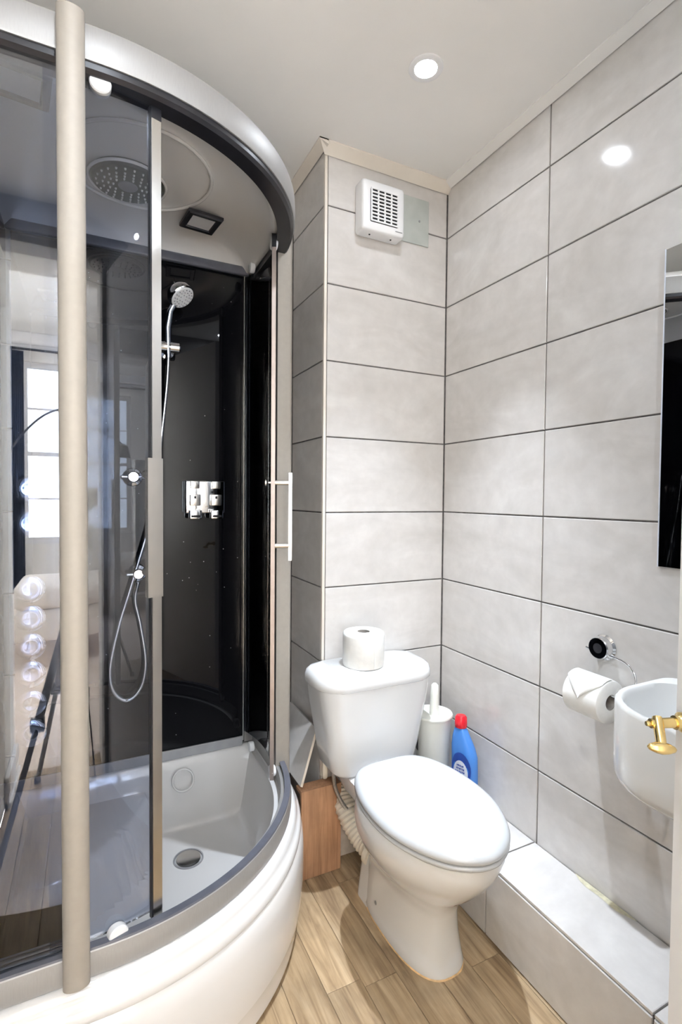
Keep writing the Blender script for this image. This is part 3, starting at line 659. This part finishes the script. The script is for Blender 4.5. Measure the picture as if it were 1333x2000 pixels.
# cleaner bottle
bt = thing('cleaner_bottle', 'bright blue toilet cleaner bottle with red cap on the ledge', 'bottle', (-.052, -.215, LZ))
def bsec(cx_, cy_, hx, hy_, z, rot=.55, n=28):
    o = []
    for i in range(n):
        a = 2*PI*i/n; u = hx*math.copysign(abs(math.cos(a))**.75, math.cos(a)); v_ = hy_*math.copysign(abs(math.sin(a))**.75, math.sin(a))
        o.append((cx_+u*math.cos(rot)-v_*math.sin(rot), cy_+u*math.sin(rot)+v_*math.cos(rot), z))
    return o
bcx, bcy = -.062, -.226; br = .35
secs = [(0, .024, .040), (.004, .027, .044), (.10, .0275, .045), (.165, .027, .044), (.195, .025, .040), (.225, .021, .031), (.250, .017, .021), (.258, .015, .016)]
_lean = lambda z: (-.004-.006*sm(.15, .26, z), .004+.016*sm(.14, .26, z))
body = build(MB().loft([bsec(bcx+_lean(z)[0], bcy+_lean(z)[1], hx, hy_, LZ+z, br) for z, hx, hy_ in secs]), 'body', 'blue', bt, 50)
nx, ny = _lean(.26); neck = Vector((bcx+nx, bcy+ny, LZ+.256)); capax = Vector((.05, .05, 1)).normalized()
build(MB().lathe([(.0185, 0), (.0205, .003), (.0205, .018), (.0195, .034), (.015, .040), (.0, .041)], neck, capax, 24), 'cap', 'red', bt, 40)
def bottle_label(rw, rh, zc, off, mat, name, par, lab=None, dy=0):
    # ellipse wrapped on the flat front of the bottle (faces the camera side, -x -y)
    mb = MB(); fx = Vector((math.cos(br+PI/2), math.sin(br+PI/2), 0)); fn = Vector((math.cos(br+PI), math.sin(br+PI), 0))
    vs = [Vector((bcx-.004, bcy+.004, LZ+zc))+fn*(.0278+off)+fx*dy]
    for k in range(24):
        a = 2*PI*k/24; u = rw*math.cos(a)+dy
        curve = .0278*(1-(abs(u)/.0455)**2.67)**.375 if abs(u) < .045 else .0
        vs.append(Vector((bcx-.004, bcy+.004, LZ+zc+rh*math.sin(a)))+fx*u+fn*(min(curve+.0006, .0284)+off))
    mb.add(vs, [(0, 1+k, 1+(k+1) % 24) for k in range(24)]); return build(mb, name, mat, par, 60, lab)
bl = bottle_label(.036, .056, .128, .0006, 'navy', 'label', body, 'navy oval label')
bottle_label(.027, .044, .114, .0014, 'label_white', 'label_panel', body, 'white oval with small lettering')
bottle_label(.011, .012, .082, .0021, 'orange', 'label_spot', body, None, .018)
tx = MB(); fx = Vector((math.cos(br+PI/2), math.sin(br+PI/2), 0)); fn = Vector((math.cos(br+PI), math.sin(br+PI), 0))
for zc, wd in ((.140, .012), (.130, .015), (.120, .016), (.110, .013)):
    u = -wd
    while u < wd:
        l_ = .002+random.random()*.003
        tx.obb(Vector((bcx-.004, bcy+.004, LZ+zc+random.uniform(-.001, .001)))+fx*(u+l_/2)+fn*(.0278+.0022), fx, fn, (0, 0, 1), l_/2, .0002, .0028); u += l_+.0018
o = build(tx, 'label_lettering', 'navy', body); o['kind'] = 'stuff'

# ------------------------------------------------------------------ extractor fan and plate
fan = thing('extractor_fan', 'square white extractor fan with louvred grille high on the pier', 'fan', (-.305, 0, 2.13))
fx0, fx1, fz0, fz1, fy = -.386, -.220, 2.128, 2.296, -.052
mb = MB()
mb.loft([[(x_, y_, z_) for x_, z_ in rrect(fx0+i_, fx1-i_, fz0+i_, fz1-i_, max(.012-i_*.3, .004), max(.012-i_*.3, .004))] for i_, y_ in ((.004, -.001), (.0, -.004), (0, fy+.010), (.003, fy+.003), (.008, fy), (.030, fy), (.030, fy+.006))], True, True)
hous = build(mb, 'housing', 'plastic_white', fan, 40)
gx0, gx1, gz0, gz1 = fx0+.034, fx1-.030, fz0+.034, fz1-.030
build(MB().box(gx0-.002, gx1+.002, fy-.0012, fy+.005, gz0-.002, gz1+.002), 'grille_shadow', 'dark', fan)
nrow = 9; ph = (gz1-gz0)/nrow
for k in range(nrow+1):
    z = gz0+k*ph
    build(MB().box(gx0-.002, gx1+.002, fy-.0045, fy-.001, z-ph*.22, z+ph*.24, .0012), 'louvre_slat', 'plastic_white', fan)
for k in range(5):
    x_ = gx0+(gx1-gx0)*k/4; build(MB().box(x_-.0028, x_+.0028, fy-.0038, fy-.001, gz0, gz1), 'grille_bar', 'plastic_white', fan)
build(MB().lathe([(.007, 0), (.007, .012), (.003, .014)], (-.292, -.02, fz1-.002), (0, 0, 1), 12), 'cable_gland', 'black', fan, 40)
build(MB().box(-.258, -.230, fy-.0006, fy+.001, fz0+.017, fz0+.020), 'maker_mark', 'grey_plastic', fan)
for x_ in (-.345, -.262): build(MB().lathe([(.003, 0), (.003, .003)], (x_, -.028, fz0+.001), (0, 0, -1), 10), 'screw', 'dark', fan)
pl_ = build(MB().box(-.245, -.087, -.005, -.0004, 2.150, 2.312, .0015), 'cover_plate', 'patch', None)
tag(pl_, 'grey-green flat plate on the tiles behind the extractor fan', 'plate')
build(MB().lathe([(.004, 0), (.004, .0015), (.002, .002)], (-.128, -.005, 2.233), (0, -1, 0), 12), 'screw', 'grey_plastic', pl_)

# mirror
mr = build(MB().box(-.0055, -.0006, -1.30, -.8185, 1.089, 1.818), 'mirror', 'mirror', None)
tag(mr, 'frameless wall mirror on the right tiled wall', 'mirror')
build(MB().box(-.0065, -.0004, -.8185, -.8165, 1.088, 1.819), 'polished_edge', 'label_white', mr)

# toilet roll holder + roll
th = thing('toilet_roll_holder', 'chrome suction toilet roll holder on the right wall', 'holder', (0, -.69, .866))
hc2 = Vector((0, -.683, .862))
cup = build(MB().lathe([(.031, .0008), (.033, .003), (.028, .008), (.028, .026), (.026, .029)], hc2, (-1, 0, 0), 36), 'suction_cap', 'chrome', th, 30)
build(MB().lathe([(.0255, .0285), (.0, .0295)], hc2, (-1, 0, 0), 36, False, False), 'cap_face', 'black', cup)
RX, RZ = -.062, .762
build(MB().tube(spline([(-.016, -.640, .853), (-.018, -.683, .848), (-.020, -.735, .848), (-.026, -.772, .838), (-.036, -.792, .812), (-.050, -.790, .784), (RX, -.778, RZ+.010), (RX, -.755, RZ+.004), (RX, -.655, RZ+.004)], 9), .0028, 10), 'wire_hook', 'chrome', th, 60)
t = thing('toilet_roll', 'folded-end toilet roll hanging on the chrome wall holder', 'toilet roll', (RX, -.70, RZ))
ra = Vector((0, -1, 0)); rc = Vector((RX, -.648, RZ-.012))
build(MB().lathe([(.019, 0), (.050, 0), (.0525, .002), (.0525, .098), (.050, .100), (.019, .100)], rc, ra, 48, False, False), 'paper', 'paper', t, 40)
build(MB().lathe([(.0192, .099), (.0192, .001), (.0175, .001), (.0175, .099), (.0192, .099)], rc, ra, 32, False, False), 'core', 'card', t, 40)
# folded point of the paper end on the outer side
mb = MB(); R_ = .0534
def onroll(u, a, e=0): return Vector((RX-(R_+e)*math.cos(a), -.648-u, RZ-.012+(R_+e)*math.sin(a)))
nn_ = 14; vs = []; fs = []
for k in range(nn_+1):
    a = 1.7-k*(1.7-.05)/nn_; hw = .049 if a > .95 else .049*(a-.05)/.90
    for s_ in (-1, -.33, .33, 1): vs.append(onroll(.049+s_*hw, a, .0012))
for k in range(nn_):
    for j in range(3): fs.append((4*k+j, 4*k+4+j, 4*k+5+j, 4*k+1+j))
mb.add(vs, fs); o = build(mb, 'folded_end', 'paper', t, 60); md = o.modifiers.new('thickness', 'SOLIDIFY'); md.thickness = .0012; md.offset = 1

# basin
bs = thing('basin', 'small white wall-hung basin below the mirror', 'basin', (0, -1.02, .67))
def bring(ins, z, dx=0):
    return [(x_, y_, z) for x_, y_ in rrect(-.300+ins+dx, -.001-(ins if ins > .015 else 0), -1.235+ins, -.815-ins, .075, .075)]
def bring2(ins, z):
    # big front corners on the -x side, small ones at the wall
    x0, x1, y0, y1 = -.282+ins, (-.001 if ins < .012 else -.03-ins*.2), -1.26+ins, -.850-ins
    o = []; rf = max(.02, .130-ins*.6); rw_ = .04 if ins < .012 else .05
    for cx_, cy_, r, a0 in ((x1-rw_, y1-rw_, rw_, 0), (x0+rf, y1-rf, rf, 90), (x0+rf, y0+rf, rf, 180), (x1-rw_, y0+rw_, rw_, 270)):
        for k in range(10): a = math.radians(a0+90*k/9); o.append((cx_+r*math.cos(a), cy_+r*math.sin(a), z))
    return o
build(MB().loft([bring2(i_, z) for i_, z in ((.03, .672), (.012, .675), (.004, .683), (.001, .695), (0, .72), (0, .832), (.0015, .838), (.004, .841), (.0095, .841), (.013, .838), (.0155, .828), (.022, .77), (.04, .72), (.08, .702), (.125, .699))]), 'bowl', 'basin_ceramic', bs, 45)
build(MB().lathe([(.022, 0), (.022, .003), (.015, .004)], (-.15, -1.03, .6985), (0, 0, 1), 24), 'drain', 'chrome', bs, 40)

# downlights
def downlight(x_, y_, label, power, spread):
    dl = thing('downlight', label, 'light', (x_, y_, CEIL), 'ceiling downlights')
    build(MB().lathe([(.030, -.001), (.030, -.004), (.043, -.005), (.046, -.003), (.046, 0)], (x_, y_, CEIL), (0, 0, 1), 40, False, False), 'bezel', 'plastic_white', dl, 40)
    build(MB().lathe([(.0295, -.002), (.0, -.0022)], (x_, y_, CEIL), (0, 0, 1), 32, False, False), 'lens', 'lens', dl)
    l = bpy.data.lights.new('downlight_beam', 'AREA'); l.shape = 'DISK'; l.size = .034; l.energy = power; l.color = (.80, .89, 1.0); l.spread = math.radians(spread)
    o = bpy.data.objects.new('downlight_beam', l); COL.objects.link(o); o.location = (x_, y_, CEIL-.006)
downlight(-.385, -.400, 'recessed round ceiling downlight glowing cool white above the toilet', POWER_DOWN[0], 52)
downlight(-.330, -1.640, 'second round downlight near the door, seen only in reflections', POWER_DOWN[1], 168)
downlight(-1.150, -1.130, 'third round downlight in front of the shower cabin, seen only in reflections', POWER_DOWN[2], 140)

# pipe boxing and loose tile
pb = build(MB().box(-.588, -.445, -.052, -.040, .001, .293, .001).box(-.588, -.445, -.040, -.004, .281, .293, .001), 'pipe_boxing', 'box_wood', None)
tag(pb, 'reddish brown wooden box hiding pipes between shower tray and toilet', 'box')
pb.location = (0, 0, 0)
# loose tile leaning against the pier side: top edge on the pier, foot towards the cabin
lt_ = MB(); a0 = Vector((-.5065, .005, .462)); a1 = Vector((-.5065, .255, .462)); b0 = Vector((-.578, -.035, .300)); b1 = Vector((-.578, .255, .300))
nrm = (a1-a0).cross(b0-a0).normalized()
if nrm.x > 0: nrm = -nrm
lt_.loft([[a0, a1, b1, b0], [a0+nrm*.008, a1+nrm*.008, b1+nrm*.008, b0+nrm*.008]])
o = build(lt_, 'loose_tile', 'tile', None); tag(o, 'loose grey tile leaning between pier side and shower cabin', 'tile')
lt2 = MB(); ed = (a0-b0).normalized(); eo = nrm.cross(ed).normalized()
if eo.y > 0: eo = -eo
lt2.loft([[b0, a0, a0+nrm*.008, b0+nrm*.008], [b0+eo*.0015, a0+eo*.0015, a0+nrm*.008+eo*.0015, b0+nrm*.008+eo*.0015]])
build(lt2, 'cut_edge', 'tile_edge', o)

# ------------------------------------------------------------------ bathroom door, standing open at the right
E0 = Vector((-.487, -1.150, 0)); dd = Vector((-.36, -.93, 0)).normalized(); dn = Vector((-dd.y, dd.x, 0))
if dn.x > 0: dn = -dn
door = struct(build(MB().obb(E0+dd*.36-dn*.0185+Vector((0, 0, 1.10)), dd, dn, (0, 0, 1), .36, .0185, 1.095), 'door_1', 'white_gloss', None), 'white door standing open at the right edge', 'door')
hp0 = E0+dd*.012+Vector((0, 0, .948))
build(MB().lathe([(.013, 0), (.013, .003), (.010, .006), (.009, .008)], hp0, dn, 24), 'handle_rose', 'brass', door, 40)
hdl = build(MB().tube([hp0+dn*.004, hp0+dn*.012, hp0+dn*.0121, hp0+dn*.046], [.0092, .0092, .0068, .0062], 14).lathe([(.003, 0), (.004, .003), (.003, .006)], hp0+dn*.046, dn, 12), 'lever_handle', 'brass', door, 40)
ld_ = Vector((-.42, -.42, -.62)).normalized(); q0 = hp0+dn*.036+Vector((0, 0, .004)); q1 = q0+ld_*.036
build(MB().tube([q0-ld_*.004, q0, q1], [.006, .0068, .0062], 14), 'lever_arm', 'brass', hdl, 60)
kd = Vector((_r.x, _r.y, -.12)).normalized()
build(MB().tube([q1-kd*.019, q1-kd*.016, q1-kd*.008, q1, q1+kd*.008, q1+kd*.016, q1+kd*.019], [.001, .004, .0068, .0078, .0068, .004, .001], 14), 'lever_end', 'brass', hdl, 60)

# ------------------------------------------------------------------ bedroom things seen mirrored in the glass
sf = thing('sofa', 'cream upholstered sofa on metal legs mirrored in shower glass', 'sofa', (-1.0, -4.05, 0))
build(MB().box(-1.70, -.10, -4.45, -3.65, .19, .42, .03, 3), 'base', 'fabric', sf, 40)
build(MB().box(-1.68, -.90, -4.30, -3.63, .42, .60, .06, 4), 'cushion', 'fabric', sf, 40)
build(MB().box(-.90, -.12, -4.30, -3.63, .42, .60, .06, 4), 'cushion', 'fabric', sf, 40)
for x_ in (-1.55, -.25):
    for y_ in (-3.72, -4.38): build(MB().box(x_-.015, x_+.015, y_-.02, y_+.02, 0, .19).box(x_-.03, x_+.03, y_-.03, y_+.03, 0, .012), 'leg', 'chrome', sf)
al = thing('arc_lamp', 'thin black arc floor lamp with small dark shade', 'lamp', (-2.1, -4.9, 0))
build(MB().lathe([(.15, 0), (.15, .03), (.02, .035)], (-2.1, -4.9, 0), (0, 0, 1), 24), 'base', 'black', al, 40)
build(MB().tube(spline([(-2.1, -4.9, .03), (-2.05, -4.9, 1.0), (-1.86, -4.9, 1.56), (-1.55, -4.9, 1.97), (-1.2, -4.85, 2.05), (-.9, -4.8, 1.93), (-.80, -4.8, 1.86)], 8), .009, 8), 'arc', 'black', al, 60)
build(MB().lathe([(.02, .0), (.06, -.02), (.10, -.16), (.095, -.16)], (-.80, -4.8, 1.87), (.1, 0, 1), 24, True, False), 'shade', 'black', al, 40)
cu = thing('curtain', 'dark curtain hanging beside the mirrored window', 'curtain', (-1.80, BY0+.08, .3))
mb = MB(); n = 24
pl2 = [(-1.86+.10*k/n, BY0+.07+.022*math.sin(k*1.6)) for k in range(n+1)]
o = build(mb.loft([[(x_, y_, .25) for x_, y_ in pl2], [(x_, y_, 2.66) for x_, y_ in pl2]], False, False, False), 'cloth', 'curtain', cu, 60); md = o.modifiers.new('thickness', 'SOLIDIFY'); md.thickness = .006
build(MB().tube([(-1.95, BY0+.07, 2.68), (-.5, BY0+.07, 2.68)], .012, 10), 'pole', 'black', cu, 60)
# the photographer's tripod
tp = thing('tripod', 'black camera tripod standing in the doorway, mirrored in glass', 'tripod', (-1.21, -1.62, 0))
hub = Vector((-1.21, -1.64, 1.02))
build(MB().tube([hub, hub+Vector((0, 0, .13))], .018, 12).box(-1.25, -1.17, -1.70, -1.60, 1.15, 1.17), 'head', 'black', tp, 40)
build(MB().box(-1.28, -1.14, -1.70, -1.625, 1.171, 1.29, .012), 'camera_body', 'black', tp, 40)
build(MB().lathe([(.045, -.05), (.045, .03), (.06, .03), (.03, .035), (.03, -.05)], hub, (0, 0, 1), 20), 'spider', 'black', tp, 40)
for fx_, fy_ in ((-1.475, -1.335), (-1.40, -1.98), (-.93, -1.72)):
    F_ = Vector((fx_, fy_, .005)); d_ = F_-hub
    lg_ = build(MB().tube([hub+d_*.02, hub+d_*.55], .014, 12).tube([hub+d_*.52, F_], .0095, 12), 'leg', 'grey_plastic', tp, 60)
    k_ = hub+d_*.56; build(MB().box(k_.x-.022, k_.x+.022, k_.y-.018, k_.y+.018, k_.z-.022, k_.z+.022, .004), 'leg_clamp', 'black', lg_)
    build(MB().lathe([(.014, 0), (.011, .03)], F_-Vector((0, 0, .004)), (0, 0, 1), 12), 'foot', 'black', lg_, 40)
